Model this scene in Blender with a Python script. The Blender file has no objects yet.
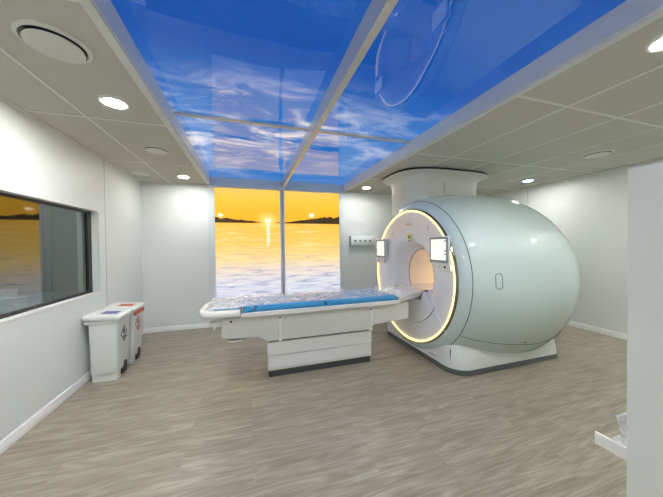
import bpy, bmesh, math, random
from mathutils import Vector, Matrix, noise
random.seed(4)
S = bpy.context.scene
COL = S.collection
PI = math.pi

# ------------------------------------------------------------------ materials
def lin(c):
    return tuple(((v/255)/12.92 if v/255 <= .04045 else ((v/255+.055)/1.055)**2.4) for v in c) + (1,)

class NT:
    def __init__(s, name):
        s.m = bpy.data.materials.new(name); s.m.use_nodes = True
        s.t = s.m.node_tree; s.b = s.t.nodes['Principled BSDF']; s.out = s.t.nodes['Material Output']
    def n(s, typ, **kw):
        nd = s.t.nodes.new('ShaderNode' + typ)
        for k, v in kw.items():
            if k.startswith('i_'):
                nd.inputs[int(k[2:])].default_value = v
            else:
                setattr(nd, k, v)
        return nd
    def l(s, a, b): s.t.links.new(a, b)
    def math(s, op, a, b=None, clamp=False):
        nd = s.n('Math', operation=op, use_clamp=clamp)
        for i, v in enumerate((a, b)):
            if v is None: continue
            if isinstance(v, (int, float)): nd.inputs[i].default_value = v
            else: s.l(v, nd.inputs[i])
        return nd.outputs[0]
    def mix(s, f, a, b):
        nd = s.n('Mix', data_type='RGBA')
        for i, v in ((0, f), (6, a), (7, b)):
            if isinstance(v, (int, float)): nd.inputs[i].default_value = v
            elif isinstance(v, tuple): nd.inputs[i].default_value = v
            else: s.l(v, nd.inputs[i])
        return nd.outputs[2]
    def ramp(s, f, stops):
        nd = s.n('ValToRGB'); e = nd.color_ramp.elements
        while len(e) < len(stops): e.new(.5)
        for q, (p, c) in zip(e, stops):
            q.position = p; q.color = c
        s.l(f, nd.inputs[0]); return nd.outputs[0]
    def pos(s):
        g = s.n('NewGeometry'); return g.outputs['Position']
    def xyz(s, v):
        nd = s.n('SeparateXYZ'); s.l(v, nd.inputs[0]); return nd.outputs
    def scale(s, v, sc, off=(0, 0, 0)):
        nd = s.n('Mapping'); nd.inputs['Scale'].default_value = sc; nd.inputs['Location'].default_value = off
        s.l(v, nd.inputs[0]); return nd.outputs[0]
    def noise(s, v, scale, detail=3, rough=.5, dist=0):
        nd = s.n('TexNoise'); s.l(v, nd.inputs['Vector'])
        nd.inputs['Scale'].default_value = scale; nd.inputs['Detail'].default_value = detail
        nd.inputs['Roughness'].default_value = rough; nd.inputs['Distortion'].default_value = dist
        return nd.outputs[0]
    def bump(s, h, strength, dist=.01):
        nd = s.n('Bump'); nd.inputs['Strength'].default_value = strength; nd.inputs['Distance'].default_value = dist
        s.l(h, nd.inputs['Height']); s.l(nd.outputs[0], s.b.inputs['Normal'])
    def set(s, **kw):
        names = dict(col='Base Color', rough='Roughness', metal='Metallic', ior='IOR', spec='Specular IOR Level', trans='Transmission Weight',
                     coat='Coat Weight', coatr='Coat Roughness', ec='Emission Color', es='Emission Strength', alpha='Alpha')
        for k, v in kw.items():
            i = s.b.inputs[names[k]]
            if isinstance(v, (int, float, tuple)): i.default_value = v
            else: s.l(v, i)
        return s

def plain(name, c, rough=.5, var=.03, vscale=14, **kw):
    """Flat colour with a faint procedural mottling."""
    t = NT(name); c = lin(c)
    nz = t.noise(t.pos(), vscale, 3)
    a = tuple(x*(1-var) for x in c[:3]) + (1,); b = tuple(min(1, x*(1+var)) for x in c[:3]) + (1,)
    t.set(col=t.mix(nz, a, b), rough=rough, **kw)
    return t.m

def glow(name, c, strength, rough=.3):
    t = NT(name); nz = t.noise(t.pos(), 6, 1)
    c2 = tuple(x*.96 for x in lin(c)[:3]) + (1,)
    t.set(col=lin(c), rough=rough, ec=t.mix(nz, c2, lin(c)), es=strength)
    return t.m

M = {}
def wallmat(name, c):
    t = NT(name); p = t.pos(); c = lin(c)
    n1 = t.noise(p, 130, 2); n2 = t.noise(p, 1.1, 2)
    a = tuple(x*.97 for x in c[:3]) + (1,)
    t.set(col=t.mix(n2, a, c), rough=.42, spec=.35); t.bump(n1, .06, .004)
    return t.m
M['wall'] = wallmat('wall_paint', (230, 234, 230))
M['partition'] = wallmat('partition_paint', (222, 224, 219))
t = NT('ceiling_tile'); p = t.pos()
n1 = t.noise(p, 160, 3, .7); n2 = t.noise(p, .9, 2)
t.set(col=t.mix(n1, lin((192, 190, 181)), lin((218, 216, 207))), rough=.8, spec=.2); t.bump(n1, .12, .004)
M['tile'] = t.m
M['tbar'] = plain('grid_white', (236, 235, 228), .35)
M['trim'] = plain('trim_white', (232, 233, 229), .35)
M['skirting'] = plain('skirting_white', (240, 240, 238), .35)
M['alu'] = plain('aluminium', (222, 228, 229), .36)
M['bar'] = plain('bar_aluminium', (216, 214, 206), .3, metal=.1)

# floor: grey-brown wood-look vinyl, planks along X
t = NT('floor_vinyl'); p = t.pos()
br = t.n('TexBrick', offset=.37, squash=1.0); t.l(p, br.inputs['Vector'])
br.inputs['Color1'].default_value = (.25, .25, .25, 1); br.inputs['Color2'].default_value = (.75, .75, .75, 1); br.inputs['Mortar'].default_value = (.5, .5, .5, 1)
br.inputs['Scale'].default_value = 1; br.inputs['Mortar Size'].default_value = .0016; br.inputs['Mortar Smooth'].default_value = .2
br.inputs['Brick Width'].default_value = 1.22; br.inputs['Row Height'].default_value = .185
tone = t.xyz(br.outputs[0])[0]
shift = t.n('VectorMath', operation='ADD'); t.l(p, shift.inputs[0])
cmb = t.n('CombineXYZ'); t.l(t.math('MULTIPLY', tone, 9.0), cmb.inputs[0]); t.l(t.math('MULTIPLY', tone, 3.0), cmb.inputs[2]); t.l(cmb.outputs[0], shift.inputs[1])
ps = shift.outputs[0]
field = t.noise(t.scale(ps, (.55, 5.2, 1)), 1.3, 2, .5, .2)
rings = t.n('Math', operation='SINE'); t.l(t.math('MULTIPLY', field, 80.0), rings.inputs[0])
rg = t.math('MULTIPLY', t.math('ADD', rings.outputs[0], 1.0), .5)
fine = t.noise(t.scale(ps, (3.5, 60, 1)), 1.4, 4, .65)
mid = t.noise(t.scale(ps, (1.2, 11, 1)), 1.6, 3, .6)
g = t.math('ADD', t.math('MULTIPLY', fine, .40), t.math('ADD', t.math('MULTIPLY', mid, .40), t.math('ADD', .045, t.math('MULTIPLY', t.math('MULTIPLY', rg, mid), .23))))
g = t.math('ADD', g, t.math('MULTIPLY', t.math('SUBTRACT', tone, .5), .06))
colr = t.ramp(g, [(.28, lin((118, 109, 94))), (.50, lin((150, 141, 124))), (.66, lin((170, 161, 144))), (.85, lin((198, 191, 175)))])
seam = t.mix(t.math('MULTIPLY', br.outputs[1], .22), colr, lin((95, 86, 74)))
t.set(col=seam, rough=t.math('ADD', t.math('MULTIPLY', fine, .12), .30), spec=.45); t.bump(fine, .05, .002)
M['floor'] = t.m

# printed back-lit sky film of the ceiling
t = NT('sky_film'); p = t.pos(); X, Y, Z = t.xyz(p)
base = t.ramp(t.math('DIVIDE', t.math('ADD', Y, .5), 5.6), [(.0, lin((0, 72, 152))), (.40, lin((0, 80, 172))), (.52, lin((0, 108, 194))), (.63, lin((6, 112, 196))), (.85, lin((8, 108, 190)))])
warp = t.scale(p, (1.0, 2.3, 1), (0, 0, 0))
cl = t.noise(warp, 1.35, 7, .62, .9)
band = t.n('MapRange', interpolation_type='SMOOTHSTEP'); t.l(Y, band.inputs[0]); band.inputs[1].default_value = 1.75; band.inputs[2].default_value = 2.6
band2 = t.n('MapRange', interpolation_type='SMOOTHSTEP'); t.l(Y, band2.inputs[0]); band2.inputs[1].default_value = 4.4; band2.inputs[2].default_value = 2.9
cm = t.n('MapRange', interpolation_type='SMOOTHSTEP'); t.l(cl, cm.inputs[0]); cm.inputs[1].default_value = .42; cm.inputs[2].default_value = .70
cmask = t.math('MULTIPLY', cm.outputs[0], t.math('MULTIPLY', band.outputs[0], t.math('ADD', t.math('MULTIPLY', band2.outputs[0], .8), .2)))
thin = t.noise(t.scale(p, (1.2, 1.9, 1), (3, 1, 0)), .9, 5, .6, .5)
tm = t.n('MapRange'); t.l(thin, tm.inputs[0]); tm.inputs[1].default_value = .5; tm.inputs[2].default_value = .9; tm.inputs[4].default_value = .30
sky = t.mix(tm.outputs[0], base, lin((60, 128, 205)))
xw = t.n('MapRange', interpolation_type='SMOOTHSTEP'); t.l(X, xw.inputs[0]); xw.inputs[1].default_value = .4; xw.inputs[2].default_value = 1.3; xw.inputs[3].default_value = 1.25; xw.inputs[4].default_value = .5
cmask = t.math('MULTIPLY', cmask, xw.outputs[0], True)
sky = t.mix(cmask, sky, lin((236, 232, 236)))
wob = t.noise(t.scale(p, (1.1, .55, 1)), 1.5, 1, .4)
t.set(col=lin((0, 12, 34)), rough=.02, spec=.5, ior=1.6, ec=sky, es=.84); t.bump(wob, .22, .06)
M['sky'] = t.m

# back-lit sunset print
t = NT('sunset_print'); p = t.pos(); X, Y, Z = t.xyz(p)
zz = t.math('DIVIDE', Z, 2.5)
basec = t.ramp(zz, [(.0, lin((196, 202, 220))), (.30, lin((204, 208, 222))), (.40, lin((222, 206, 194))), (.48, lin((240, 206, 142))), (.60, lin((242, 192, 84))), (.735, lin((244, 186, 66))), (.757, lin((244, 176, 42))), (.82, lin((244, 180, 36))), (.92, lin((244, 190, 54))), (1, lin((238, 192, 86)))])
# ripples
rip = t.noise(t.scale(p, (2.2, 1, 26), (1, 0, 0)), 1.0, 4, .6, .4)
below = t.math('LESS_THAN', Z, 1.885)
depth = t.math('SUBTRACT', 1.885, Z)
rm = t.n('MapRange', interpolation_type='SMOOTHSTEP'); t.l(rip, rm.inputs[0]); rm.inputs[1].default_value = .50; rm.inputs[2].default_value = .72
ramt = t.math('MULTIPLY', t.math('MULTIPLY', rm.outputs[0], below), t.math('MULTIPLY', depth, .75), True)
basec = t.mix(ramt, basec, lin((128, 134, 166)))
rl = t.n('MapRange', interpolation_type='SMOOTHSTEP'); t.l(rip, rl.inputs[0]); rl.inputs[1].default_value = .5; rl.inputs[2].default_value = .3
basec = t.mix(t.math('MULTIPLY', t.math('MULTIPLY', rl.outputs[0], below), .35), basec, lin((255, 236, 196)))
# sun disc, halo and glitter path
dx = t.math('SUBTRACT', X, .345); dz = t.math('SUBTRACT', Z, 1.915)
d = t.math('SQRT', t.math('ADD', t.math('MULTIPLY', dx, dx), t.math('MULTIPLY', t.math('MULTIPLY', dz, dz), 1.4)))
halo = t.n('MapRange', interpolation_type='SMOOTHSTEP'); t.l(d, halo.inputs[0]); halo.inputs[1].default_value = .26; halo.inputs[2].default_value = .0; halo.inputs[4].default_value = .85
basec = t.mix(halo.outputs[0], basec, lin((255, 226, 128)))
core = t.n('MapRange', interpolation_type='SMOOTHSTEP'); t.l(d, core.inputs[0]); core.inputs[1].default_value = .075; core.inputs[2].default_value = .02
gl = t.math('MULTIPLY', t.math('LESS_THAN', t.math('ABSOLUTE', t.math('ADD', dx, t.math('MULTIPLY', t.math('SUBTRACT', rip, .5), .06))), .028), t.math('MULTIPLY', below, t.math('GREATER_THAN', Z, 1.43)))
glr = t.math('MULTIPLY', gl, t.math('GREATER_THAN', t.noise(t.scale(p, (3, 1, 42)), 1, 2), .47))
# tree line on the far shore
tn = t.noise(t.scale(p, (7, 1, 0)), 1.6, 5, .65)
far_l = t.n('MapRange'); t.l(X, far_l.inputs[0]); far_l.inputs[1].default_value = -.55; far_l.inputs[2].default_value = .22; far_l.inputs[3].default_value = .085; far_l.inputs[4].default_value = .012
far_r = t.n('MapRange'); t.l(X, far_r.inputs[0]); far_r.inputs[1].default_value = .70; far_r.inputs[2].default_value = 1.45; far_r.inputs[3].default_value = .0; far_r.inputs[4].default_value = .115
th = t.math('MULTIPLY', t.math('ADD', far_l.outputs[0], far_r.outputs[0]), t.math('ADD', .35, t.math('MULTIPLY', tn, 1.2)))
tree = t.math('MULTIPLY', t.math('GREATER_THAN', Z, 1.872), t.math('LESS_THAN', Z, t.math('ADD', 1.884, th)))
hz = t.n('MapRange', interpolation_type='SMOOTHSTEP'); t.l(d, hz.inputs[0]); hz.inputs[1].default_value = .05; hz.inputs[2].default_value = .3
basec = t.mix(t.math('MULTIPLY', tree, hz.outputs[0]), basec, lin((52, 34, 14)))
basec = t.mix(t.math('MAXIMUM', core.outputs[0], glr), basec, lin((255, 250, 226)))
t.set(col=lin((60, 50, 30)), rough=.04, spec=.55, ec=basec, es=1.1)
M['sunset'] = t.m

def gloss(name, c, rough=.16, **kw):
    return plain(name, c, rough, .012, 3, coat=1.0, coatr=.03, **kw)
M['body'] = gloss('scanner_shell', (203, 220, 217), .42)
M['front'] = gloss('scanner_front', (238, 238, 241), .35)
M['skirt'] = gloss('scanner_skirt', (224, 230, 226), .35)
M['bore'] = gloss('bore_liner', (244, 238, 228), .4)
M['plinth'] = plain('plinth_grey', (92, 98, 98), .4)
M['seam'] = plain('seam_dark', (70, 76, 78), .5)
M['seamlight'] = plain('seam_pale', (238, 240, 238), .4)
M['ringtrim'] = plain('polished_rim', (150, 140, 128), .16, metal=.85)
M['ringlight'] = glow('ring_light', (255, 228, 158), 1.5)
M['table'] = gloss('table_white', (242, 242, 239), .35)
M['tablegrey'] = plain('table_panel', (224, 224, 219), .38)
M['kick'] = plain('kick_plate', (66, 70, 70), .4)
M['pad'] = plain('blue_vinyl', (62, 152, 204), .32, .06)
M['padpale'] = plain('pale_blue_vinyl', (140, 190, 218), .32, .06)
M['clip'] = plain('white_plastic', (236, 236, 232), .3)
M['dark'] = plain('black_plastic', (26, 27, 28), .35)
M['grey'] = plain('grey_plastic', (150, 154, 154), .4)
M['bezel'] = plain('bezel_grey', (150, 157, 162), .35)
M['screen'] = glow('display_glow', (236, 236, 222), .74)
M['icon'] = plain('icon_grey', (140, 150, 156), .4)
M['yellow'] = plain('label_yellow', (222, 196, 20), .4)
M['orange_print'] = plain('pale_orange_print', (236, 190, 140), .4)
M['bin'] = plain('bin_white', (224, 230, 225), .38)
M['binlid'] = plain('bin_lid_white', (236, 238, 234), .34)
M['purple'] = plain('label_purple', (92, 90, 160), .4, .2, 60)
M['red'] = plain('label_red', (206, 92, 66), .4, .2, 60)
M['ink'] = plain('print_ink', (72, 72, 78), .5)
M['inkred'] = plain('print_ink_red', (182, 104, 104), .5)
M['ventm'] = plain('vent_white', (236, 235, 228), .45)
M['duct'] = plain('duct_white', (226, 228, 222), .38)
def lensmat(name, power):
    """Diffuser lens: brightest in the middle, dimmer towards its rim."""
    t = NT(name); tc = t.n('TexCoord'); X, Y, Z = t.xyz(tc.outputs['Object'])
    d = t.math('SQRT', t.math('ADD', t.math('MULTIPLY', X, X), t.math('MULTIPLY', Y, Y)))
    mr = t.n('MapRange', interpolation_type='SMOOTHSTEP'); t.l(d, mr.inputs[0])
    mr.inputs[1].default_value = .074; mr.inputs[2].default_value = .030; mr.inputs[3].default_value = 1.2; mr.inputs[4].default_value = power
    t.set(col=lin((240, 240, 236)), rough=.4, ec=lin((252, 252, 250)), es=mr.outputs[0])
    return t.m
M['lens'] = lensmat('downlight_lens', 960)
M['lensdim'] = lensmat('dimmed_downlight_lens', 340)
M['gasbox'] = plain('gas_rail_white', (228, 234, 232), .3)
# control room glass: dark room behind, mirror-coated shielding pane
t = NT('shielding_glass')
tr = t.n('BsdfTransparent'); tr.inputs[0].default_value = (.62, .68, .65, 1)
go = t.n('BsdfGlossy'); go.inputs['Roughness'].default_value = .01; go.inputs['Color'].default_value = (.96, 1, .96, 1)
fr = t.n('Fresnel'); fr.inputs[0].default_value = 2.7
nz = t.noise(t.pos(), 2, 1); gb_ = t.n('NewGeometry'); fm = t.math('MULTIPLY', t.math('MULTIPLY', fr.outputs[0], t.math('SUBTRACT', 1.0, gb_.outputs['Backfacing'])), t.math('ADD', .97, t.math('MULTIPLY', nz, .05)))
mx = t.n('MixShader'); t.l(fm, mx.inputs[0]); t.l(tr.outputs[0], mx.inputs[1]); t.l(go.outputs[0], mx.inputs[2]); t.l(mx.outputs[0], t.out.inputs[0])
M['glass'] = t.m
def film(name, alpha, tint):
    t = NT(name); nz = t.noise(t.pos(), 9, 2, .5, 1.2)
    mr = t.n('MapRange'); t.l(nz, mr.inputs[0]); mr.inputs[1].default_value = .45; mr.inputs[2].default_value = .75; mr.inputs[3].default_value = alpha; mr.inputs[4].default_value = min(1, alpha+.42)
    t.set(col=lin(tint), rough=.12, spec=.9, alpha=mr.outputs[0])
    return t.m
M['film'] = film('clear_wrap', .34, (253, 250, 250))
M['clear'] = film('clear_plastic', .22, (232, 236, 236))

# ------------------------------------------------------------------ objects
def origin_of(o):
    v = Vector()
    while o: v += o.location; o = o.parent
    return v

def obj(name, bm, mat, parent=None, base=True, bevel=0, seg=2, smooth=35):
    """Link bm (world coordinates) as one mesh object; its origin sits at its own base, or at its parent's."""
    me = bpy.data.meshes.new(name)
    bmesh.ops.recalc_face_normals(bm, faces=bm.faces)
    if parent: org = origin_of(parent)
    elif base:
        vs = [v.co for v in bm.verts]
        lo = Vector([min(v[i] for v in vs) for i in range(3)]); hi = Vector([max(v[i] for v in vs) for i in range(3)])
        org = Vector(((lo.x+hi.x)/2, (lo.y+hi.y)/2, lo.z))
    else: org = Vector()
    bmesh.ops.translate(bm, verts=bm.verts, vec=-org)
    bm.to_mesh(me); bm.free()
    mats = mat if isinstance(mat, (list, tuple)) else [mat]
    for m in mats: me.materials.append(m)
    for q in me.polygons: q.use_smooth = True
    me.set_sharp_from_angle(angle=math.radians(smooth))
    o = bpy.data.objects.new(name, me); COL.objects.link(o)
    if parent: o.parent = parent
    else: o.location = org
    if bevel:
        b = o.modifiers.new('bevel', 'BEVEL'); b.width = bevel; b.segments = seg; b.limit_method = 'ANGLE'; b.angle_limit = math.radians(40)
        b.harden_normals = False
    return o

def thing(name, label, cat, loc, group=None):
    o = bpy.data.objects.new(name, None); COL.objects.link(o); o.location = loc; o.empty_display_size = .1
    o['label'] = label; o['category'] = cat
    if group: o['group'] = group
    return o
def tag(o, label, cat, group=None, kind=None):
    o['label'] = label; o['category'] = cat
    if group: o['group'] = group
    if kind: o['kind'] = kind
    return o
def struct(o, label=None, cat=None):
    o['kind'] = 'structure'
    if label: o['label'] = label
    if cat: o['category'] = cat
    return o

def add_box(bm, a, b, mi=0):
    x0, y0, z0 = a; x1, y1, z1 = b
    v = [bm.verts.new(c) for c in ((x0,y0,z0),(x1,y0,z0),(x1,y1,z0),(x0,y1,z0),(x0,y0,z1),(x1,y0,z1),(x1,y1,z1),(x0,y1,z1))]
    for f in ((0,3,2,1),(4,5,6,7),(0,1,5,4),(1,2,6,5),(2,3,7,6),(3,0,4,7)):
        bm.faces.new([v[i] for i in f]).material_index = mi
    return v
def box(a, b):
    bm = bmesh.new(); add_box(bm, a, b); return bm
def prism(pts, axis, lo, hi, bm=None, mi=0):
    """Extrude a polygon of 2-D points along axis ('x': pts are (y,z); 'y': (x,z); 'z': (x,y))."""
    bm = bm or bmesh.new()
    def P(p, h): return {'x': (h, p[0], p[1]), 'y': (p[0], h, p[1]), 'z': (p[0], p[1], h)}[axis]
    A = [bm.verts.new(P(p, lo)) for p in pts]; B = [bm.verts.new(P(p, hi)) for p in pts]
    n = len(pts)
    for i in range(n):
        bm.faces.new((A[i], A[(i+1) % n], B[(i+1) % n], B[i])).material_index = mi
    bm.faces.new(A[::-1]).material_index = mi; bm.faces.new(B).material_index = mi
    return bm
def loft(rings, closed=True, cap=(True, True), bm=None, mi=0):
    bm = bm or bmesh.new()
    V = [[bm.verts.new(c) for c in r] for r in rings]; n = len(rings[0])
    for a, b in zip(V, V[1:]):
        for i in range(n if closed else n-1):
            bm.faces.new((a[i], a[(i+1) % n], b[(i+1) % n], b[i])).material_index = mi
    if cap[0]: bm.faces.new(V[0][::-1]).material_index = mi
    if cap[1]: bm.faces.new(V[-1]).material_index = mi
    return bm
def circ_x(x, cy, cz, r, n=96):
    return [(x, cy + r*math.cos(2*PI*i/n), cz + r*math.sin(2*PI*i/n)) for i in range(n)]
def circ_z(x, y, z, r, n=48):
    return [(x + r*math.cos(2*PI*i/n), y + r*math.sin(2*PI*i/n), z) for i in range(n)]
def lathe_z(x, y, prof, n=48, bm=None):
    return loft([circ_z(x, y, z, r, n) for r, z in prof], bm=bm)
def torus_path(pts, r, closed=False, n=8, bm=None):
    """Tube of radius r along a polyline."""
    bm = bm or bmesh.new(); P = [Vector(p) for p in pts]; N = len(P); rings = []
    up = None
    for i in range(N):
        a = P[(i-1) % N] if (closed or i > 0) else P[0]; b = P[(i+1) % N] if (closed or i < N-1) else P[-1]
        d = (b-a).normalized()
        if up is None:
            up = Vector((0, 0, 1)) if abs(d.z) < .9 else Vector((1, 0, 0))
        u = (up - d*up.dot(d)).normalized(); w = d.cross(u); up = u
        rings.append([tuple(P[i] + r*(math.cos(2*PI*k/n)*u + math.sin(2*PI*k/n)*w)) for k in range(n)])
    if closed:
        V = [[bm.verts.new(c) for c in q] for q in rings]
        for i in range(N):
            a, b = V[i], V[(i+1) % N]
            for k in range(n): bm.faces.new((a[k], a[(k+1) % n], b[(k+1) % n], b[k]))
        return bm
    return loft(rings, bm=bm)
def rrect(x0, x1, y0, y1, r, k=8):
    """Rounded rectangle; r is one radius or four (x0y0, x1y0, x1y1, x0y1)."""
    r = r if isinstance(r, (list, tuple)) else [r]*4
    out = []
    for (cx, cy, a0, q) in ((x0+r[0], y0+r[0], PI, r[0]), (x1-r[1], y0+r[1], 1.5*PI, r[1]), (x1-r[2], y1-r[2], 0, r[2]), (x0+r[3], y1-r[3], .5*PI, r[3])):
        for i in range(k+1):
            a = a0 + .5*PI*i/k; out.append((cx + q*math.cos(a), cy + q*math.sin(a)))
    return out
def disc_x(x, cy, cz, r, n=20, th=.004):
    return loft([circ_x(x, cy, cz, r, n), circ_x(x-th, cy, cz, r, n)])

# ------------------------------------------------------------------ room shell
XL, XR, YB, YF, ZC = -1.706, 5.28, 5.10, -.75, 2.54
SX0, SX1, SY0, SY1, SZ = -.65, 1.86, -.35, 5.045, 2.675    # sky recess
struct(obj('floor', box((XL-.2, YF-.2, -.1), (XR+.2, YB+.2, 0)), M['floor'], base=False), 'grey-brown wood-look vinyl floor', 'floor')

bm = bmesh.new()                                          # left wall with the observation window opening
wy0, wy1, wz0, wz1 = 1.75, 3.78, .925, 1.872
add_box(bm, (XL-.2, YF, 0), (XL, wy0, 2.9)); add_box(bm, (XL-.2, wy1, 0), (XL, YB, 2.9))
add_box(bm, (XL-.2, wy0, 0), (XL, wy1, wz0)); add_box(bm, (XL-.2, wy0, wz1), (XL, wy1, 2.9))
wl = struct(obj('wall_left', bm, M['wall'], base=False), 'white left wall with the control room window', 'wall')
obj('panel_joint', box((XL-.001, 3.945, .08), (XL+.0015, 3.951, ZC)), M['grey'], wl)
struct(obj('wall_back', box((XL-.2, YB, 0), (XR+.2, YB+.2, 2.9)), M['wall'], base=False), 'pale back wall behind the sunset screens', 'wall')
wr = struct(obj('wall_right', box((XR, YF, 0), (XR+.2, YB, 2.9)), M['wall'], base=False), 'white right wall behind the scanner', 'wall')
obj('panel_joint', box((XR-.0015, 3.77, .08), (XR+.001, 3.776, ZC)), M['grey'], wr)
struct(obj('wall_front', box((XL-.2, YF-.2, 0), (XR+.2, YF, 2.9)), M['wall'], base=False))

# baseboards
def baseboard(name, a, b, axis):
    h, d = .085, .014
    if axis == 'y': pts = [(a[0], 0), (a[0] + d*b, 0), (a[0] + d*b, h-.012), (a[0] + d*.45*b, h), (a[0], h)]; bm = prism(pts, 'y', a[1], a[2])
    else: pts = [(a[0], 0), (a[0]-d, 0), (a[0]-d, h-.012), (a[0]-d*.45, h), (a[0], h)]; bm = prism(pts, 'x', a[1], a[2])
    return struct(obj(name, bm, M['skirting'], base=False))
baseboard('baseboard_left', (XL, YF, YB), 1, 'y')
baseboard('baseboard_right', (XR, YF, YB), -1, 'y')
baseboard('baseboard_back', (YB, XL+.014, -.69), 1, 'x')
o = baseboard('baseboard_back_right', (YB, 1.985, XR-.014), 1, 'x')

# tile ceiling (two strips either side of the sky recess), grid bars and soffit reveals
crosses = [-.30, .17, 1.44, 2.70, 3.96]; w = .012; dz = .005
def ceiling(name, x0, x1, bars, label):
    c = struct(obj(name, box((x0, YF, ZC), (x1, YB, ZC+.35)), M['tile'], base=False), label, 'ceiling')
    xa, xb = (x0, x1-.045) if x0 < 0 else (x0+.045, x1)
    bm = bmesh.new()
    for y in crosses[1:]: add_box(bm, (xa, y-w, ZC-dz*.8), (xb, y+w, ZC+.01))
    for x in bars: add_box(bm, (x-w, YF, ZC-dz), (x+w, YB, ZC+.01))
    xe = x0+.012 if x0 < 0 else x1-.012
    add_box(bm, (xe-.012, YF, ZC-dz), (xe+.012, YB, ZC+.01)); add_box(bm, (xa, YB-.02, ZC-dz), (xb, YB, ZC+.01))
    obj('ceiling_grid', bm, M['tbar'], c)
ceiling('ceiling_left', XL, SX0, (-1.272,), 'tiled ceiling strip left of the sky panels')
ceiling('ceiling_right', SX1, XR, (2.455, 3.11, 3.76, 4.41, 5.06), 'tiled ceiling right of the sky panels')
struct(obj('ceiling_front', box((SX0, YF, ZC), (SX1, SY0, ZC+.35)), M['tile'], base=False))
struct(obj('ceiling_void', box((SX0-.1, SY0, SZ+.12), (SX1+.1, YB, SZ+.2)), M['tile'], base=False))
bm = bmesh.new()
for x0, x1 in ((SX0-.045, SX0+.004), (SX1-.004, SX1+.045)):
    add_box(bm, (x0, SY0, ZC-.014), (x1, YB, ZC+.004))
add_box(bm, (SX0-.004, SY0, ZC), (SX0+.012, SY1, SZ+.1)); add_box(bm, (SX1-.012, SY0, ZC), (SX1+.004, SY1, SZ+.1))
struct(obj('trim_1', bm, M['trim'], base=False), 'white trim along the edges of the sky recess', 'trim')
bm = bmesh.new()                                         # header over the screens, stepped
add_box(bm, (SX0, SY1-.012, ZC-.03), (SX1, YB, SZ+.1)); add_box(bm, (SX0-.05, SY1-.03, ZC-.045), (SX1+.05, YB, ZC+.03))
struct(obj('trim_2', bm, M['trim'], base=False, bevel=.003), 'white header between sky ceiling and sunset screens', 'trim')
bm = bmesh.new()
add_box(bm, (.606, SY0, ZC), (.655, SY1-.03, SZ+.05))
struct(obj('trim_3', bm, M['bar'], base=False, bevel=.003), 'aluminium bar down the middle of the sky ceiling', 'trim')
bm = bmesh.new()
add_box(bm, (SX0+.012, 2.685, SZ-.022), (.606, 2.725, SZ+.05)); add_box(bm, (.655, 2.685, SZ-.022), (SX1-.012, 2.725, SZ+.05))
struct(obj('trim_4', bm, M['bar'], base=False, bevel=.002), 'thin aluminium cross bar across the sky ceiling', 'trim')

# sky panels: glossy back-lit prints
def sky_panel(x0, x1, y0, y1, label):
    bm = bmesh.new()
    nx, ny = 16, 28
    V = [[None]*(ny+1) for _ in range(nx+1)]
    for i in range(nx+1):
        for j in range(ny+1):
            a, b = i/nx, j/ny
            sag = -.006*(1-(2*a-1)**4)*(1-(2*b-1)**6)
            V[i][j] = bm.verts.new((x0+(x1-x0)*a, y0+(y1-y0)*b, SZ+sag))
    for i in range(nx):
        for j in range(ny): bm.faces.new((V[i][j], V[i][j+1], V[i+1][j+1], V[i+1][j]))
    add_box(bm, (x0, y0, SZ+.02), (x1, y1, SZ+.06))
    o = obj('sky_panel', bm, M['sky'])
    tag(o, label, 'ceiling light panel', 'glossy sky print ceiling panels')
g = .012
sky_panel(SX0+g, .604, SY0, 2.685, 'large deep blue sky ceiling panel on the left, nearest the camera')
sky_panel(.657, SX1-g, SY0, 2.685, 'large deep blue sky ceiling panel mirroring the scanner ring')
sky_panel(SX0+g, .604, 2.725, SY1-.012, 'pale sky ceiling panel directly above the screen with the sun')
sky_panel(.657, SX1-g, 2.725, SY1-.012, 'pale sky ceiling panel above the screen without the sun, by the scanner collar')

# sunset screens on the back wall
def sunset(x0, x1, label):
    t = thing('wall_screen', label, 'screen', ((x0+x1)/2, 5.07, .44), 'backlit sunset wall screens')
    f = .035; z0, z1 = .44, 2.508; y0, y1 = 5.045, 5.098
    bm = bmesh.new()
    add_box(bm, (x0-f, y0, z0), (x0, y1, z1)); add_box(bm, (x1, y0, z0), (x1+f, y1, z1))
    add_box(bm, (x0, y0, z1-.014), (x1, y1, z1)); add_box(bm, (x0, y0, z0), (x1, y1, z0+.06))
    obj('screen_frame', bm, M['alu'], t, bevel=.003)
    bm = bmesh.new(); add_box(bm, (x0, 5.065, z0+.06), (x1, 5.085, z1-.014))
    obj('printed_panel', bm, M['sunset'], t)
struct(obj('trim_8', box((-.613, 5.058, 0), (1.803, YB, .438)), M['trim'], base=False, bevel=.003), 'white plinth panel under the sunset screens', 'trim')
sunset(-.578, .571, 'backlit sunset screen with the low sun, left of the mullion')
sunset(.655, 1.768, 'backlit sunset screen without the sun, right of the mullion')
bm = bmesh.new(); add_box(bm, (-.685, 5.06, 0), (-.615, YB, ZC-.045)); add_box(bm, (1.805, 5.06, 0), (1.835, YB, ZC-.045))
struct(obj('trim_5', bm, M['alu'], base=False, bevel=.003), 'slim upright trims beside the sunset screens', 'trim')
bm = bmesh.new(); add_box(bm, (1.835, 5.072, 0), (1.98, YB, ZC-.005))
struct(obj('trim_6', bm, M['wall'], base=False, bevel=.006), 'pale upright strip right of the sunset screens', 'trim')

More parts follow.
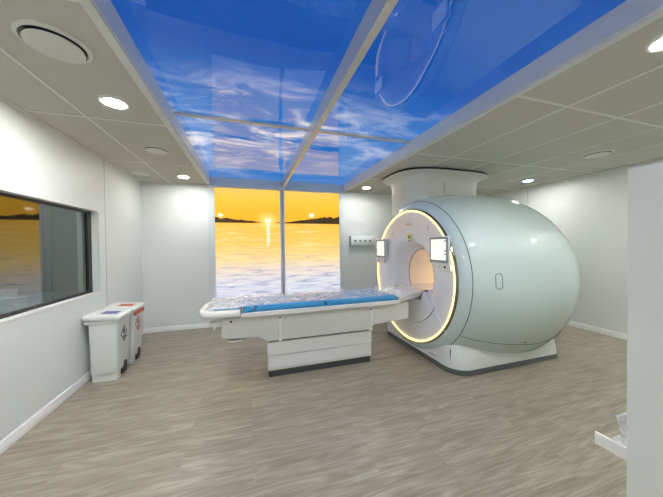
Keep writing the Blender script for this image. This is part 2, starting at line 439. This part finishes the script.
# control room window
win = thing('window_1', 'black framed control room window reflecting the sunset screen', 'window', (XL-.1, 2.75, wz0))
win['kind'] = 'structure'
gx = XL-.075
bm = bmesh.new(); fw = .032
add_box(bm, (gx-.04, wy0, wz0), (gx+.012, wy1, wz0+fw*.7)); add_box(bm, (gx-.04, wy0, wz1-fw*.7), (gx+.012, wy1, wz1))
add_box(bm, (gx-.04, wy0, wz0), (gx+.012, wy0+.07, wz1)); add_box(bm, (gx-.04, wy1-.075, wz0), (gx+.012, wy1, wz1))
obj('window_frame', bm, M['dark'], win, bevel=.003)
obj('glass_pane', box((gx-.02, wy0+.02, wz0+.01), (gx-.004, wy1-.02, wz1-.01)), M['glass'], win)
bm = bmesh.new(); e = .02
for a, b in (((wy0-e, wz0-e), (wy1+e, wz0)), ((wy0-e, wz1), (wy1+e, wz1+e)), ((wy0-e, wz0), (wy0, wz1)), ((wy1, wz0), (wy1+e, wz1))):
    add_box(bm, (XL-.005, a[0], a[1]), (XL+.006, b[0], b[1]))
obj('window_trim', bm, M['trim'], win, bevel=.002)

bm = bmesh.new()                                         # dim control room behind the glass
cx0, cx1 = -4.3, XL-.2
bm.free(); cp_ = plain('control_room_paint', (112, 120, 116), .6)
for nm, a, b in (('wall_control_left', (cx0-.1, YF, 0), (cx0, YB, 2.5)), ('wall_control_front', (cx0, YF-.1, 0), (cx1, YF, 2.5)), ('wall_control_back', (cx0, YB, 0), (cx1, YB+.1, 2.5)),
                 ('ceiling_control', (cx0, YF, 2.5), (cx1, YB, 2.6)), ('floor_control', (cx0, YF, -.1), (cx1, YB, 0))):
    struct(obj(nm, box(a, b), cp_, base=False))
t = thing('downlight', 'added dim lamp, out of view, inside the control room behind the window', 'downlight', (-2.4, 3.1, 2.49), 'added control room lamp')  # unseen lamp added to light the desk and boxes behind the glass
obj('trim_ring', lathe_z(-2.4, 3.1, ((.10, 2.4995), (.10, 2.492), (.08, 2.488)), 32), M['tbar'], t)
obj('lens', lathe_z(-2.4, 3.1, ((.076, 2.4885), (.076, 2.485), (.05, 2.483)), 32), glow('added_control_lamp', (235, 240, 238), 150), t)
dk = thing('control_desk', 'dark desk in the control room behind the window glass', 'desk', (-2.3, 3.0, 0))
obj('desk_top', box((-2.70, 1.9, .850), (-1.93, 4.3, .885)), M['grey'], dk, bevel=.004)
for y in (1.95, 4.22): obj('desk_leg', box((-2.66, y, 0), (-1.98, y+.035, .850)), M['grey'], dk)
for (a, b, lb) in (((-2.16, 3.06, .8855), (-2.00, 3.20, 1.0), 'pale box on the control room desk, seen low through the window'), ((-2.42, 2.98, .8855), (-2.20, 3.40, 1.05), 'wider pale box on the control room desk, behind the smaller box')):
    d = thing('desk_box', lb, 'box', ((a[0]+b[0])/2, (a[1]+b[1])/2, .8855), 'boxes on the control room desk')
    obj('body', box(a, (b[0], b[1], b[2]-.03)), M['clip'], d, bevel=.004); obj('lid', box((a[0]-.004, a[1]-.004, b[2]-.029), (b[0]+.004, b[1]+.004, b[2])), M['clip'], d, bevel=.004)

struct(obj('trim_7', box((1.43, 2.938, -.002), (2.10, 2.944, .0008)), M['seam'], base=False), 'thin dark floor joint between table base and scanner', 'floor joint')

# ------------------------------------------------------------------ ceiling fittings
def downlight(x, y, label, r=.074, lens='lens'):
    t = thing('downlight', label, 'downlight', (x, y, ZC-.012), 'round ceiling downlights')
    rings = [circ_z(x, y, z, q, 40) for q, z in ((r+.020, ZC-.0005), (r+.020, ZC-.006), (r+.012, ZC-.011), (r, ZC-.009), (r, ZC-.0005))]
    obj('trim_ring', loft(rings, cap=(False, False)), M['tbar'], t)
    obj('lens', lathe_z(x, y, ((r, ZC-.001), (r, ZC-.007), (r*.7, ZC-.010)), 40), M[lens], t)
downlight(-.953, 2.375, 'glowing downlight between the two round vents of the left ceiling')
downlight(-.960, 4.585, 'glowing downlight in the far left ceiling near the back wall', lens='lensdim')
downlight(2.158, 4.577, 'small glowing downlight left of the scanner collar, by the sky edge', lens='lensdim')
downlight(4.686, 3.345, 'glowing downlight in the ceiling beyond the scanner, right of its collar', lens='lensdim')
downlight(2.190, .800, 'bright downlight cut off by the right edge, nearest on the right ceiling')

downlight(-.955, .20, 'added unseen downlight in the left ceiling strip behind the camera position')  # out-of-frame lamp added to light the near part of the room
downlight(4.690, 1.10, 'added out-of-view downlight in the right ceiling strip beyond the grey partition')  # second out-of-frame lamp, added to brighten the right side
def vent(x, y, r, label, flush=False):
    t = thing('ceiling_vent', label, 'air vent', (x, y, ZC-.03), 'round ceiling air vents')
    if flush:
        obj('vent_ring', lathe_z(x, y, ((r, ZC-.0005), (r, ZC-.005), (r*.93, ZC-.009), (r*.88, ZC-.009), (r*.86, ZC-.004)), 48), M['ventm'], t)
        obj('vent_disc', lathe_z(x, y, ((r*.8, ZC-.004), (r*.8, ZC-.008), (r*.72, ZC-.010)), 48), M['ventm'], t)
        return
    rings = [circ_z(x, y, z, q, 64) for q, z in ((r, ZC-.0005), (r, ZC-.006), (r*.97, ZC-.012), (r*.88, ZC-.016), (r*.84, ZC-.008), (r*.84, ZC-.0005))]
    obj('vent_ring', loft(rings, cap=(False, False)), M['ventm'], t)
    obj('vent_throat', lathe_z(x, y, ((r*.84, ZC-.0005), (r*.84, ZC-.003)), 64), M['dark'], t)
    obj('vent_disc', lathe_z(x, y, ((r*.10, ZC-.003), (r*.10, ZC-.019), (r*.785, ZC-.0205), (r*.80, ZC-.0245), (r*.77, ZC-.029), (r*.4, ZC-.032)), 64), M['ventm'], t)
vent(-.968, 1.775, .150, 'largest round air vent, top left of the photo')
vent(-.972, 3.375, .125, 'round air vent between two downlights over the left side')
vent(-1.510, 4.54, .115, 'flat round vent in the far left ceiling corner', True)
vent(4.12, 2.10, .150, 'round air vent in the right ceiling above the right wall')
# flat strip fitting near the right edge
# service collar between scanner and ceiling
def supell(cx, cy, a, b, z, p=3.0, n=96):
    out = []
    for i in range(n):
        th = 2*PI*i/n; c, s = math.cos(th), math.sin(th)
        out.append((cx + a*math.copysign(abs(c)**(2/p), c), cy + b*math.copysign(abs(s)**(2/p), s), z))
    return out

# ------------------------------------------------------------------ MRI scanner
GY, GZ = 3.06, 1.034
mri = thing('mri_scanner', 'rounded white MRI scanner with a glowing ring around its bore', 'mri scanner', (2.9, GY, 0))
def body_r(x):
    K = [(2.062, .885), (2.085, .935), (2.14, .990), (2.25, 1.043), (2.45, 1.095), (2.70, 1.135), (3.049, 1.158)]
    if x >= 3.049:
        return 1.158*math.sqrt(max(0, 1-((x-3.049)/1.242)**2.395))
    for (a, ra), (b, rb), i in zip(K, K[1:], range(9)):
        if x <= b:
            def slope(k):
                if k == 0: return 2.6
                if k == len(K)-1: return 0
                return min((K[k+1][1]-K[k][1])/(K[k+1][0]-K[k][0])*1.3, .5*((K[k][1]-K[k-1][1])/(K[k][0]-K[k-1][0]) + (K[k+1][1]-K[k][1])/(K[k+1][0]-K[k][0])))
            h = b-a; s = (x-a)/h
            return (2*s**3-3*s**2+1)*ra + (s**3-2*s**2+s)*h*slope(i) + (-2*s**3+3*s**2)*rb + (s**3-s**2)*h*slope(i+1)
def body_cz(x): return 1.034 - .059*min(1, max(0, (x-2.06)/.95))
xs = [2.062, 2.066, 2.072, 2.08, 2.09, 2.105, 2.12, 2.138]
obj('front_cover', loft([circ_x(x, GY, body_cz(x), body_r(x), 128) for x in xs], cap=(False, False)), M['body'], mri, smooth=60)
xs = [2.142, 2.17, 2.2, 2.25, 2.3, 2.36, 2.43, 2.5, 2.6, 2.7, 2.8, 2.9, 3.0] + [3.049 + 1.242*math.sin(k*PI/2/22) for k in range(1, 22)] + [4.2905]
obj('shell', loft([circ_x(x, GY, body_cz(x), max(body_r(x), .02), 128) for x in xs], cap=(False, True)), M['body'], mri, smooth=60)
obj('shell_seam', torus_path(circ_x(2.14, GY, body_cz(2.14), body_r(2.14)-.003, 128), .0048, True), M['seam'], mri)
# face plate with the flare into the bore
prof = [(.846, 2.050), (.838, 2.0475), (.70, 2.046), (.62, 2.049), (.56, 2.056), (.50, 2.072), (.455, 2.100), (.42, 2.145), (.39, 2.20), (.368, 2.25), (.352, 2.30)]
obj('face_plate', loft([circ_x(x, GY, GZ, r, 128) for r, x in prof], cap=(False, False)), M['front'], mri, smooth=60)
obj('bore_seam', torus_path(circ_x(2.302, GY, GZ, .351, 96), .004, True), M['seam'], mri)
obj('bore_tunnel', loft([circ_x(x, GY, GZ, r, 96) for x, r in ((2.304, .350), (2.6, .346), (3.0, .345), (3.85, .345))], cap=(False, True)), M['bore'], mri)
bm = bmesh.new()                                          # bore lamp strips inside the tunnel roof
for s in (-1, 1):
    a0 = PI/2 + s*.55
    pts = [(GY + .338*math.cos(a0+k), GZ + .338*math.sin(a0+k)) for k in (-.07, .07)]
    q = [(GY + .330*math.cos(a0+k), GZ + .330*math.sin(a0+k)) for k in (.07, -.07)]
    prism(pts + q, 'x', 2.85, 3.7, bm)
obj('bore_lamp', bm, glow('bore_lamp_glow', (255, 222, 178), 7.0), mri)
# glowing ring and its polished rim
rp = [(.846, 2.048), (.846, 2.036), (.852, 2.029), (.860, 2.030), (.866, 2.036), (.866, 2.048)]
obj('ring_light', loft([circ_x(x, GY, GZ, r, 128) for r, x in rp], cap=(False, False)), M['ringlight'], mri, smooth=60)
rp = [(.866, 2.040), (.872, 2.034), (.878, 2.038), (.882, 2.055), (.886, 2.075), (.868, 2.075)]
obj('ring_rim', loft([circ_x(x, GY, GZ, r, 128) for r, x in rp], cap=(False, False)), M['ringtrim'], mri, smooth=60)
# seams of the lower dock panel on the face
pts = []
for k in range(25):
    a = math.radians(212 + (318-212)*k/24)
    pts.append((2.0475, GY + .625*-math.cos(a)*-1, GZ + .625*math.sin(a)))
obj('dock_seam', torus_path(pts, .0035), M['seam'], mri)
# skirt under the shell and its plinth
def outline(o, z, k=10):
    return [(x, y, z) for x, y in rrect(2.10 + o*.15, 3.715 - o, 2.240 + o, 3.880 - o, [.20, .10, .10, .20], k)]
obj('plinth', loft([outline(.004, 0), outline(.0, .006), outline(0, .058)]), M['plinth'], mri, smooth=50)
obj('skirt', loft([outline(.006, .060), outline(.007, .10), outline(.010, .14), outline(.015, .18), outline(.022, .22), outline(.032, .27), outline(.05, .33), outline(.09, .42), outline(.15, .52)]), M['skirt'], mri, smooth=60)
obj('plinth_gap', loft([outline(.010, .056), outline(.010, .062)]), M['dark'], mri)
obj('skirt_seam', box((2.1195, 2.366, .008), (2.130, 2.3705, .27)), M['seam'], mri)
# shell side details
def on_shell(x, ang, out=0):
    r = body_r(x) + out; return (x, GY + r*math.cos(ang), body_cz(x) + r*math.sin(ang))
def a_of(x, z): return PI - math.asin((z-body_cz(x))/body_r(x))
pts = []
for (u, v) in rrect(-.035, .035, -.078, .078, .034, 6):
    x = 2.380 + u; z = 1.064 + v
    pts.append(on_shell(x, a_of(x, z), .0005))
obj('service_hatch', torus_path(pts, .0032, True), M['seam'], mri)
pts = [on_shell(2.15 + 1.55*k/40, math.radians(215.0 + .6*math.sin(PI*k/40)), .0002) for k in range(41)]
obj('lower_seam', torus_path(pts, .003), M['seam'], mri)
pts = [on_shell(2.145 + .9*k/30, math.radians(113 - 6*k/30), .0002) for k in range(31)]
obj('upper_seam', torus_path(pts, .0022), M['seamlight'], mri)
obj('screw_cap', loft([[tuple(Vector(on_shell(2.89, a_of(2.89, .35))) + Vector((.010*math.cos(q), -h, .010*math.sin(q)))) for q in [2*PI*i/12 for i in range(12)]] for h in (-.004, .006)]), M['seam'], mri)
bm = bmesh.new()
for k in range(3): add_box(bm, (2.098, 2.60 + k*.035, .105), (2.104, 2.622 + k*.035, .113))
obj('skirt_label', bm, M['seam'], mri)
# displays on the face
def display(cy, side):
    d = obj('display', loft([[(x, y, z) for y, z in rrect(cy-.155+o, cy+.155-o, 1.225+o, 1.530-o, .018, 5)] for x, o in ((2.046, .05), (2.022, .02), (2.012, 0), (1.996, 0), (1.992, .004))]), M['clip'], mri, smooth=40)
    obj('display_bezel', loft([[(x, y, z) for y, z in rrect(cy-.145+o, cy+.145-o, 1.240+o, 1.520-o, .012, 5)] for x, o in ((1.992, 0), (1.9885, 0), (1.9875, .003))]), M['bezel'], d)
    obj('display_screen', box((1.9860, cy-.118, 1.270), (1.9874, cy+.118, 1.496)), M['screen'], d)
    for z in (1.478, 1.372, 1.335): obj('screen_icon', box((1.9852, cy-.118 if side < 0 else cy+.092, z-.009), (1.9859, cy-.092 if side < 0 else cy+.118, z+.009)), M['icon'], d)
    y0, y1 = (cy-.155, cy+.06) if side < 0 else (cy-.06, cy+.155)
    o = obj('control_panel', loft([[(x, y, z) for y, z in rrect(y0+q, y1-q, 1.150+q, 1.232-q*.2, .020, 5)] for x, q in ((2.046, .0), (2.010, 0), (2.003, .006))]), M['clip'], mri, smooth=40)
    ky = cy-.085 if side < 0 else cy+.085
    obj('control_button', disc_x(2.0028, ky, 1.195, .013, 20, .006), M['dark'], o)
    obj('control_label', box((2.0012, cy-.005, 1.190), (2.0026, cy+.030, 1.197)), M['icon'], o)
display(2.392, -1)
display(3.722, 1)
# labels and small marks on the face
obj('warning_label', box((2.0445, 2.992, 1.515), (2.0465, 3.056, 1.578)), M['yellow'], mri)
bm = bmesh.new(); prism([(3.004, 1.526), (3.044, 1.526), (3.024, 1.566)], 'x', 2.0435, 2.0442, bm)
obj('warning_sign', bm, M['ink'], mri)
lab = obj('notice_label', box((2.0445, 2.980, 1.462), (2.0465, 3.056, 1.512)), M['clip'], mri)
bm = bmesh.new()
for q in ((2.986, 1.470, 2.998, 1.486), (3.000, 1.482, 3.012, 1.505), (3.018, 1.476, 3.030, 1.500), (3.036, 1.468, 3.048, 1.484), (3.012, 1.492, 3.036, 1.505)):
    add_box(bm, (2.0435, q[0], q[1]), (2.0443, q[2], q[3]))
obj('notice_print', bm, M['ink'], lab)
bm = bmesh.new()
for k, h in enumerate((1, 1, .7, 1, .8, 1, .9)): add_box(bm, (2.0445, 3.090-k*.020, 1.700), (2.0464, 3.104-k*.020, 1.700 + .026*h))
obj('face_lettering', bm, M['orange_print'], mri)
for y, z in ((2.640, 1.640), (3.440, 1.600)):
    obj('laser_slot', box((2.0445, y-.003, z-.035), (2.0465, y+.003, z+.035)), M['icon'], mri)
# patient bridge from dock to bore
bm = prism([(2.80, .855), (3.32, .855), (3.27, .805), (3.20, .780), (2.92, .780), (2.85, .805)], 'x', 2.085, 3.84)
obj('bore_bridge', bm, M['front'], mri, bevel=.004)
pts = [(2.735, .862), (2.525, .690)] + [(GY + .625*math.cos(a), GZ + .625*math.sin(a)) for a in [math.radians(213 + 114*k/24) for k in range(25)]] + [(3.595, .690), (3.385, .862), (3.345, .745), (2.775, .745)]
obj('table_dock', prism(pts, 'x', 2.040, 2.30), M['front'], mri, bevel=.008, seg=3)
pts = [(2.0445, 2.529, .690), (2.0445, 2.45, .592), (2.0445, 2.376, .500), (2.043, 2.342, .455)]
obj('face_seam', torus_path(pts, .003), M['seamlight'], mri)
obj('dock_latch', box((2.034, 2.66, .868), (2.060, 2.70, .884)), M['dark'], mri, bevel=.003)

# flanged collar from the top of the scanner to the ceiling
CX, CY, ca, cb = 2.92, 3.62, .68, .40
prof = [(0, 1.80), (0, 2.34), (.008, 2.39), (.025, 2.430), (.060, 2.465), (.11, 2.488), (.140, 2.495), (.150, 2.500), (.148, 2.507)]
col = obj('service_collar', loft([supell(CX, CY, ca+o, cb+o, z, 3.2, 128) for o, z in prof]), M['duct'], mri, smooth=50)
obj('collar_gap', loft([supell(CX, CY, ca+.138, cb+.138, z, 3.2, 128) for z in (2.505, 2.5335)]), M['dark'], col)
obj('collar_seam', box((2.785, CY-cb-.0025, 1.9), (2.790, CY-cb+.01, 2.36)), M['seam'], col)
# ------------------------------------------------------------------ patient table
EYE = 1.45
def K(p, y, y0=2.92):
    k = y/y0; return (p[0]*k, EYE - (EYE-p[1])*k)
tab = thing('patient_table', 'long white MRI patient table leading into the scanner bore', 'patient table', (.8, GY, 0))
obj('kick_plate', prism(rrect(.185, 1.415, 2.925, 3.20, .02, 4), 'z', 0, .072), M['kick'], tab, bevel=.004)
obj('base_rim', prism(rrect(.176, 1.424, 2.915, 3.21, .02, 4), 'z', .074, .098), M['tablegrey'], tab, bevel=.004)
obj('base_panel', prism(rrect(.172, 1.428, 2.908, 3.215, .025, 5), 'z', .100, .238), M['table'], tab, bevel=.006)
obj('base_panel', prism(rrect(.168, 1.430, 2.904, 3.220, .025, 5), 'z', .243, .392), M['table'], tab, bevel=.006)
obj('base_core', box((.19, 2.93, .06), (1.41, 3.19, .42)), M['seam'], tab)
yf = 2.86
poly = [(-.285, .692), (-.292, .488), (-.27, .478), (.07, .455), (.12, .440), (.148, .418), (.163, .398), (1.430, .398), (1.432, .420), (1.45, .445), (1.49, .455), (1.93, .482), (1.958, .494), (1.965, .697)]
obj('carriage', prism([K(p, yf) for p in poly], 'y', yf, 3.26), M['tablegrey'], tab, bevel=.008, seg=3)
for px in (.310, 1.415):
    a = K((px-.020, .392), yf); b = K((px+.020, .672), yf)
    s = obj('side_strap', box((a[0], yf-.014, a[1]), (b[0], yf+.01, b[1])), M['clip'], tab, bevel=.004)
    c = K((px, .655), yf)
    obj('strap_bolt', loft([[(c[0]+.009*math.cos(q), yf-d, c[1]+.009*math.sin(q)) for q in [2*PI*i/14 for i in range(14)]] for d in (.012, .0185)]), M['dark'], s)
c = K((-.195, .655), yf)
obj('body_knob', loft([[(c[0]+.011*math.cos(q), yf-d, c[1]+.011*math.sin(q)) for q in [2*PI*i/14 for i in range(14)]] for d in (-.002, .010)]), M['dark'], tab)
bm = prism([K(p, yf+.03) for p in ((-.235, .486), (-.05, .472), (-.05, .455), (-.20, .452), (-.235, .465))], 'y', yf+.03, 3.2)
hd = obj('underside_handle', bm, M['grey'], tab, bevel=.004)
obj('handle_grip', torus_path([(-.215, yf+.02, .474), (-.215, yf+.005, .464), (-.09, yf+.005, .460), (-.09, yf+.02, .470)], .006), M['clip'], hd)
bm = bmesh.new(); add_box(bm, (-.272, 2.90, .69), (1.90, 3.22, .727))
obj('slide_rail', bm, M['tablegrey'], tab)
# end bracket under the head end
bm = bmesh.new()
add_box(bm, (-.345, 2.90, .66), (-.275, 2.94, .715)); add_box(bm, (-.40, 2.88, .635), (-.32, 2.96, .668)); add_box(bm, (-.325, 2.895, .70), (-.30, 2.945, .77))
br_ = obj('end_bracket', bm, M['clip'], tab, bevel=.006)
obj('bracket_pin', box((-.365, 2.865, .60), (-.335, 2.90, .64)), M['clip'], br_, bevel=.004)
# table top: rounded head end with raised rim, long tray with lips, tongue into the bore
y0, y1 = 2.78, 3.34
def head_ring(o, z):
    return [(x, y, z) for x, y in rrect(-.490+o, -.092, y0-.02+o, y1-o, [.17-o*.5, .01, .01, .17-o*.5], 10)]
bm = loft([head_ring(.040, .728), head_ring(.008, .738), head_ring(0, .756), head_ring(0, .792), head_ring(.008, .806), head_ring(.030, .809), head_ring(.045, .798), head_ring(.07, .790)])
obj('head_board', bm, M['table'], tab, smooth=50)
sec = [(y0-.004, .765), (y0, .722), (y0+.02, .712), (y1-.02, .712), (y1, .722), (y1+.004, .765), (y1-.006, .770), (y1-.016, .756), (y0+.016, .756), (y0+.006, .770)]
obj('tray', prism(sec, 'x', -.090, 1.74), M['table'], tab, bevel=.003)
def tong(x, w, zt, zb): return [(x, GY-w, zt), (x, GY-w+.02, zb), (x, GY+w-.02, zb), (x, GY+w, zt), (x, GY+w-.03, zt+.006), (x, GY-w+.03, zt+.006)]
obj('table_tongue', loft([tong(1.742, .275, .795, .735), tong(1.85, .275, .818, .750), tong(2.0, .265, .836, .770), tong(2.082, .252, .850, .785)]), M['table'], tab, bevel=.006)
# pads lying on the tray
def pad(x0, x1, label):
    r = .022
    rings = []
    for o, z in ((.012, .7565), (.0, .768), (0, .806), (.006, .820), (.022, .828)):
        rings.append([(x, y, z) for x, y in rrect(x0+o, x1-o, y0+.018+o, y1-.018-o, .03, 5)])
    tag(obj('mattress_pad', loft(rings), M['pad'], smooth=50), label, 'cushion', 'blue pads on the patient table')
pad(-.072, .045, 'short bright blue pad nearest the rounded head end of the table')
pad(.055, .800, 'long bright blue pad in the middle of the table, between two others')
pad(.812, 1.715, 'long bright blue pad nearest the scanner bore')
pts = []                                                  # U-shaped head rest on the head board
for k in range(25):
    a = PI/2 + PI*k/24; pts.append((-.30 + .105*math.cos(a)*1.0, GY + .17*math.sin(a), .804))
pts = [(-.11, GY+.195, .804), (-.18, GY+.185, .804)] + pts + [(-.18, GY-.185, .804), (-.11, GY-.195, .804)]
tag(obj('headrest_pad', torus_path(pts, .013, n=10), M['padpale']), 'pale blue curved headrest strip on the white head end', 'headrest')
# crinkled clear wrap over the pads
bm = bmesh.new(); nx, ny = 150, 34; V = []
for i in range(nx+1):
    row = []
    for j in range(ny+1):
        u, v = i/nx, j/ny
        x = -.42 + 2.22*u; y = 2.806 + .53*v
        p3 = Vector((x*3.4, y*4.2, 0))
        r1 = 1-abs(noise.noise(p3 + Vector((noise.noise(p3*.7)*1.2, 0, 3)))*2.4); r2 = 1-abs(noise.noise(p3*2.1 + Vector((0, 5, 1)))*2.4)
        r3 = noise.noise(Vector((x*1.3, y*2.0, 8)))
        hgt = .012*max(0, r1)**3 + .005*max(0, r2)**3 + .010*max(0, r3)
        bunch = max(0, 1-abs(x-1.73)/.10); bunch2 = max(0, 1-abs(x+.02)/.20)
        hgt += bunch*.050*(.4+.6*abs(noise.noise(p3*1.6))) + bunch2*.035*abs(noise.noise(p3*1.7))*2
        edge = min(1, v/.10); z = .832 + hgt*edge
        y += .010*noise.noise(Vector((x*9, 0, 2)))*(1-edge)
        if x > 1.70: z += .035*min(1, (x-1.70)/.08)
        if x < -.085: z -= .010*min(1, (-.085-x)/.06)
        row.append(bm.verts.new((x, y, z)))
    V.append(row)
for i in range(nx):
    for j in range(ny): bm.faces.new((V[i][j], V[i+1][j], V[i+1][j+1], V[i][j+1]))
o = obj('plastic_wrap', bm, M['film'], smooth=50)
tag(o, 'crinkled clear plastic wrap covering the pads of the patient table', 'plastic sheet')

# ------------------------------------------------------------------ waste bins
def bin_(y, ink, colr, label, group='lidded clinical waste bins', strip=False):
    t = thing('waste_bin', label, 'waste bin', (-1.53, y+.165, 0), group)
    L = .33
    def ring(o, z, oy=0): return [(a, b, z) for a, b in rrect(-1.640+o*.4, -1.380-o, y+.008+o, y+L-o, [.02, .03, .03, .02], 4)]
    obj('foot_base', loft([ring(.022, 0), ring(.020, .085)]), M['bin'], t)
    obj('body', loft([ring(.012, .088), ring(.010, .10), ring(0, .60), ring(-.002, .655)]), M['bin'], t)
    bm = loft([[(a, b, z) for a, b in rrect(-1.685-o, -1.365+o, y-.012-o, y+L+.016+o, .035, 5)] for o, z in ((-.012, .628), (-.004, .640), (-.004, .662))])
    obj('rim', bm, M['bin'], t)
    lid = obj('lid', loft([[(a, b, z + (a+1.53)*-.06) for a, b in rrect(-1.695-o, -1.355+o, y-.018-o, y+L+.020+o, .045, 6)] for o, z in ((-.01, .668), (.0, .678), (0, .704), (-.008, .714), (-.03, .717), (-.034, .714), (-.06, .716))]), M['binlid'], t, smooth=50)
    obj('lid_hinge', torus_path([(-1.690, y+.03, .690), (-1.690, y+L-.03, .690)], .011, n=10), M['bin'], lid)
    q = lambda a: .7165 + (a+1.53)*-.06
    bm = bmesh.new(); c = ((-1.575, y+.10), (-1.425, y+.10), (-1.425, y+.23), (-1.575, y+.23))
    vs = [bm.verts.new((a, b, q(a)+.0012)) for a, b in c] + [bm.verts.new((a, b, q(a)-.003)) for a, b in c]
    for f in ((0,1,2,3), (7,6,5,4), (0,4,5,1), (1,5,6,2), (2,6,7,3), (3,7,4,0)): bm.faces.new([vs[i] for i in f])
    obj('lid_label', bm, M[colr], lid)
    if strip: obj('front_strip', box((-1.372, y+.02, .600), (-1.358, y+L-.01, .645)), M['red'], t, bevel=.004)
    # pedal recess and pedal at the foot of the front
    obj('pedal_recess', prism([(y+.115, .020), (y+.235, .020), (y+.250, .120), (y+.225, .150), (y+.165, .150), (y+.155, .095), (y+.115, .080)], 'x', -1.46, -1.3885), M['dark'], t)
    obj('pedal', box((-1.45, y+.125, .030), (-1.380, y+.225, .042)), M['dark'], t, bevel=.004)
    # diamond hazard mark: outline, three-lobed sign and print lines
    xs0, cy, cz, r = -1.3805, y+.165, .475, .082
    bm = bmesh.new()
    D = [(cy, cz-r*1.15), (cy+r, cz), (cy, cz+r*1.15), (cy-r, cz)]
    for k in range(4):
        a, b = D[k], D[(k+1) % 4]; i0 = (cy+(a[0]-cy)*.93, cz+(a[1]-cz)*.93); i1 = (cy+(b[0]-cy)*.93, cz+(b[1]-cz)*.93)
        prism([a, b, i1, i0], 'x', xs0-.006, xs0+.0025, bm)
    lb = obj('hazard_outline', bm, M[ink], t)
    bm = bmesh.new()
    for k in range(3):
        a = PI/2 + k*2*PI/3; y_, z_ = cy+.019*math.cos(a), cz+.020+.019*math.sin(a)
        torus_path([(xs0+.0005, y_+.016*math.cos(s_), z_+.016*math.sin(s_)) for s_ in [2*PI*i/18 for i in range(18)]], .0030, True, 6, bm)
    torus_path([(xs0+.0005, cy+.010*math.cos(s_), cz+.020+.010*math.sin(s_)) for s_ in [2*PI*i/14 for i in range(14)]], .0022, True, 6, bm)
    obj('biohazard_sign', bm, M[ink], t)
    for k, (w_, z_) in enumerate(((.030, -.030), (.020, -.044), (.010, -.057))): obj('hazard_text', box((xs0-.006, cy-w_, cz+z_-.003), (xs0+.0022, cy+w_, cz+z_+.003)), M[ink], t)
    obj('small_print', box((xs0-.006, cy+.070, cz-.068), (xs0+.0022, cy+.092, cz-.061)), M[ink], t)
bin_(3.385, 'ink', 'purple', 'white pedal bin with a purple label on its lid, nearest the camera')
bin_(3.775, 'inkred', 'red', 'white pedal bin with a red label on its lid, behind the other', strip=True)

# ------------------------------------------------------------------ medical gas box on the back wall
gb = thing('gas_outlet_box', 'white wall box with four round outlets left of the scanner', 'gas outlet', (2.27, 5.1, 1.38))
bm = prism([(5.099, 1.405), (5.035, 1.425), (5.022, 1.450), (5.022, 1.600), (5.040, 1.628), (5.099, 1.632)], 'x', 2.010, 2.530)
obj('housing', bm, M['gasbox'], gb, bevel=.008, seg=3)
for k in range(4):
    x = 2.098 + k*.112
    def cy_(r, ya, yb): return loft([[(x+r*math.cos(q), yy, 1.525+r*math.sin(q)) for q in [2*PI*i/20 for i in range(20)]] for yy in (ya, yb)])
    c = obj('outlet', cy_(.034, 5.026, 5.013), M['clip'], gb)
    obj('outlet_socket', cy_(.019, 5.015, 5.006), M['dark'], c)
obj('end_cap', box((2.003, 5.030, 1.42), (2.013, 5.099, 1.625)), M['bezel'], gb, bevel=.004)
obj('lower_rail', box((2.010, 5.070, 1.345), (2.520, 5.099, 1.362)), M['gasbox'], gb, bevel=.003)

# ------------------------------------------------------------------ near partition end with a ledge
struct(obj('wall_partition', box((1.35, YF, 0), (1.80, .60, 1.722)), M['partition'], base=False, bevel=.004), 'grey partition end at the right edge of the photo', 'wall')
sh = thing('wall_ledge', 'small white lipped ledge sticking out past the grey partition', 'shelf', (1.56, .68, .55))
obj('lip', box((1.462, .600, .548), (1.472, .752, .602)), M['clip'], sh, bevel=.002)
obj('shelf_plate', box((1.472, .600, .548), (1.68, .745, .553)), M['clear'], sh)
bm = loft([[(x, y, z) for x, y in rrect(1.525+o, 1.625-o, .625+o, .715-o, .02, 4)] for o, z in ((.012, .5535), (.006, .62), (0, .672), (-.004, .676), (.004, .672), (.014, .56))])
tag(obj('plastic_cup', bm, M['clear'], smooth=50), 'clear crumpled plastic cup standing on the white ledge', 'cup')

# ------------------------------------------------------------------ camera, world, view
f = 260.9; yaw, pit, rol = .3051, -.01417, -.01138
cy_, sy_ = math.cos(yaw), math.sin(yaw); cp, sp = math.cos(pit), math.sin(pit); cr, sr = math.cos(rol), math.sin(rol)
fwd = Vector((sy_*cp, cy_*cp, sp)); rt = Vector((cy_, -sy_, 0)); up = rt.cross(fwd)
r2 = cr*rt + sr*up; u2 = -sr*rt + cr*up
cd = bpy.data.cameras.new('camera'); cam = bpy.data.objects.new('camera', cd); COL.objects.link(cam)
cd.sensor_fit = 'HORIZONTAL'; cd.sensor_width = 36; cd.lens = f/663*36; cd.clip_start = .02
cam.matrix_world = Matrix(((r2.x, u2.x, -fwd.x, 0), (r2.y, u2.y, -fwd.y, 0), (r2.z, u2.z, -fwd.z, EYE), (0, 0, 0, 1)))
S.camera = cam
w = bpy.data.worlds.new('world'); S.world = w; w.use_nodes = True
w.node_tree.nodes['Background'].inputs[0].default_value = (.8, .9, 1, 1); w.node_tree.nodes['Background'].inputs[1].default_value = .0
S.view_settings.view_transform = 'Standard'; S.view_settings.look = 'None'; S.view_settings.gamma = 1
S.view_settings.exposure = 0.14; S.view_settings.use_curve_mapping = False
S.cycles.max_bounces = 10; S.cycles.diffuse_bounces = 6; S.cycles.glossy_bounces = 5; S.cycles.sample_clamp_indirect = 6
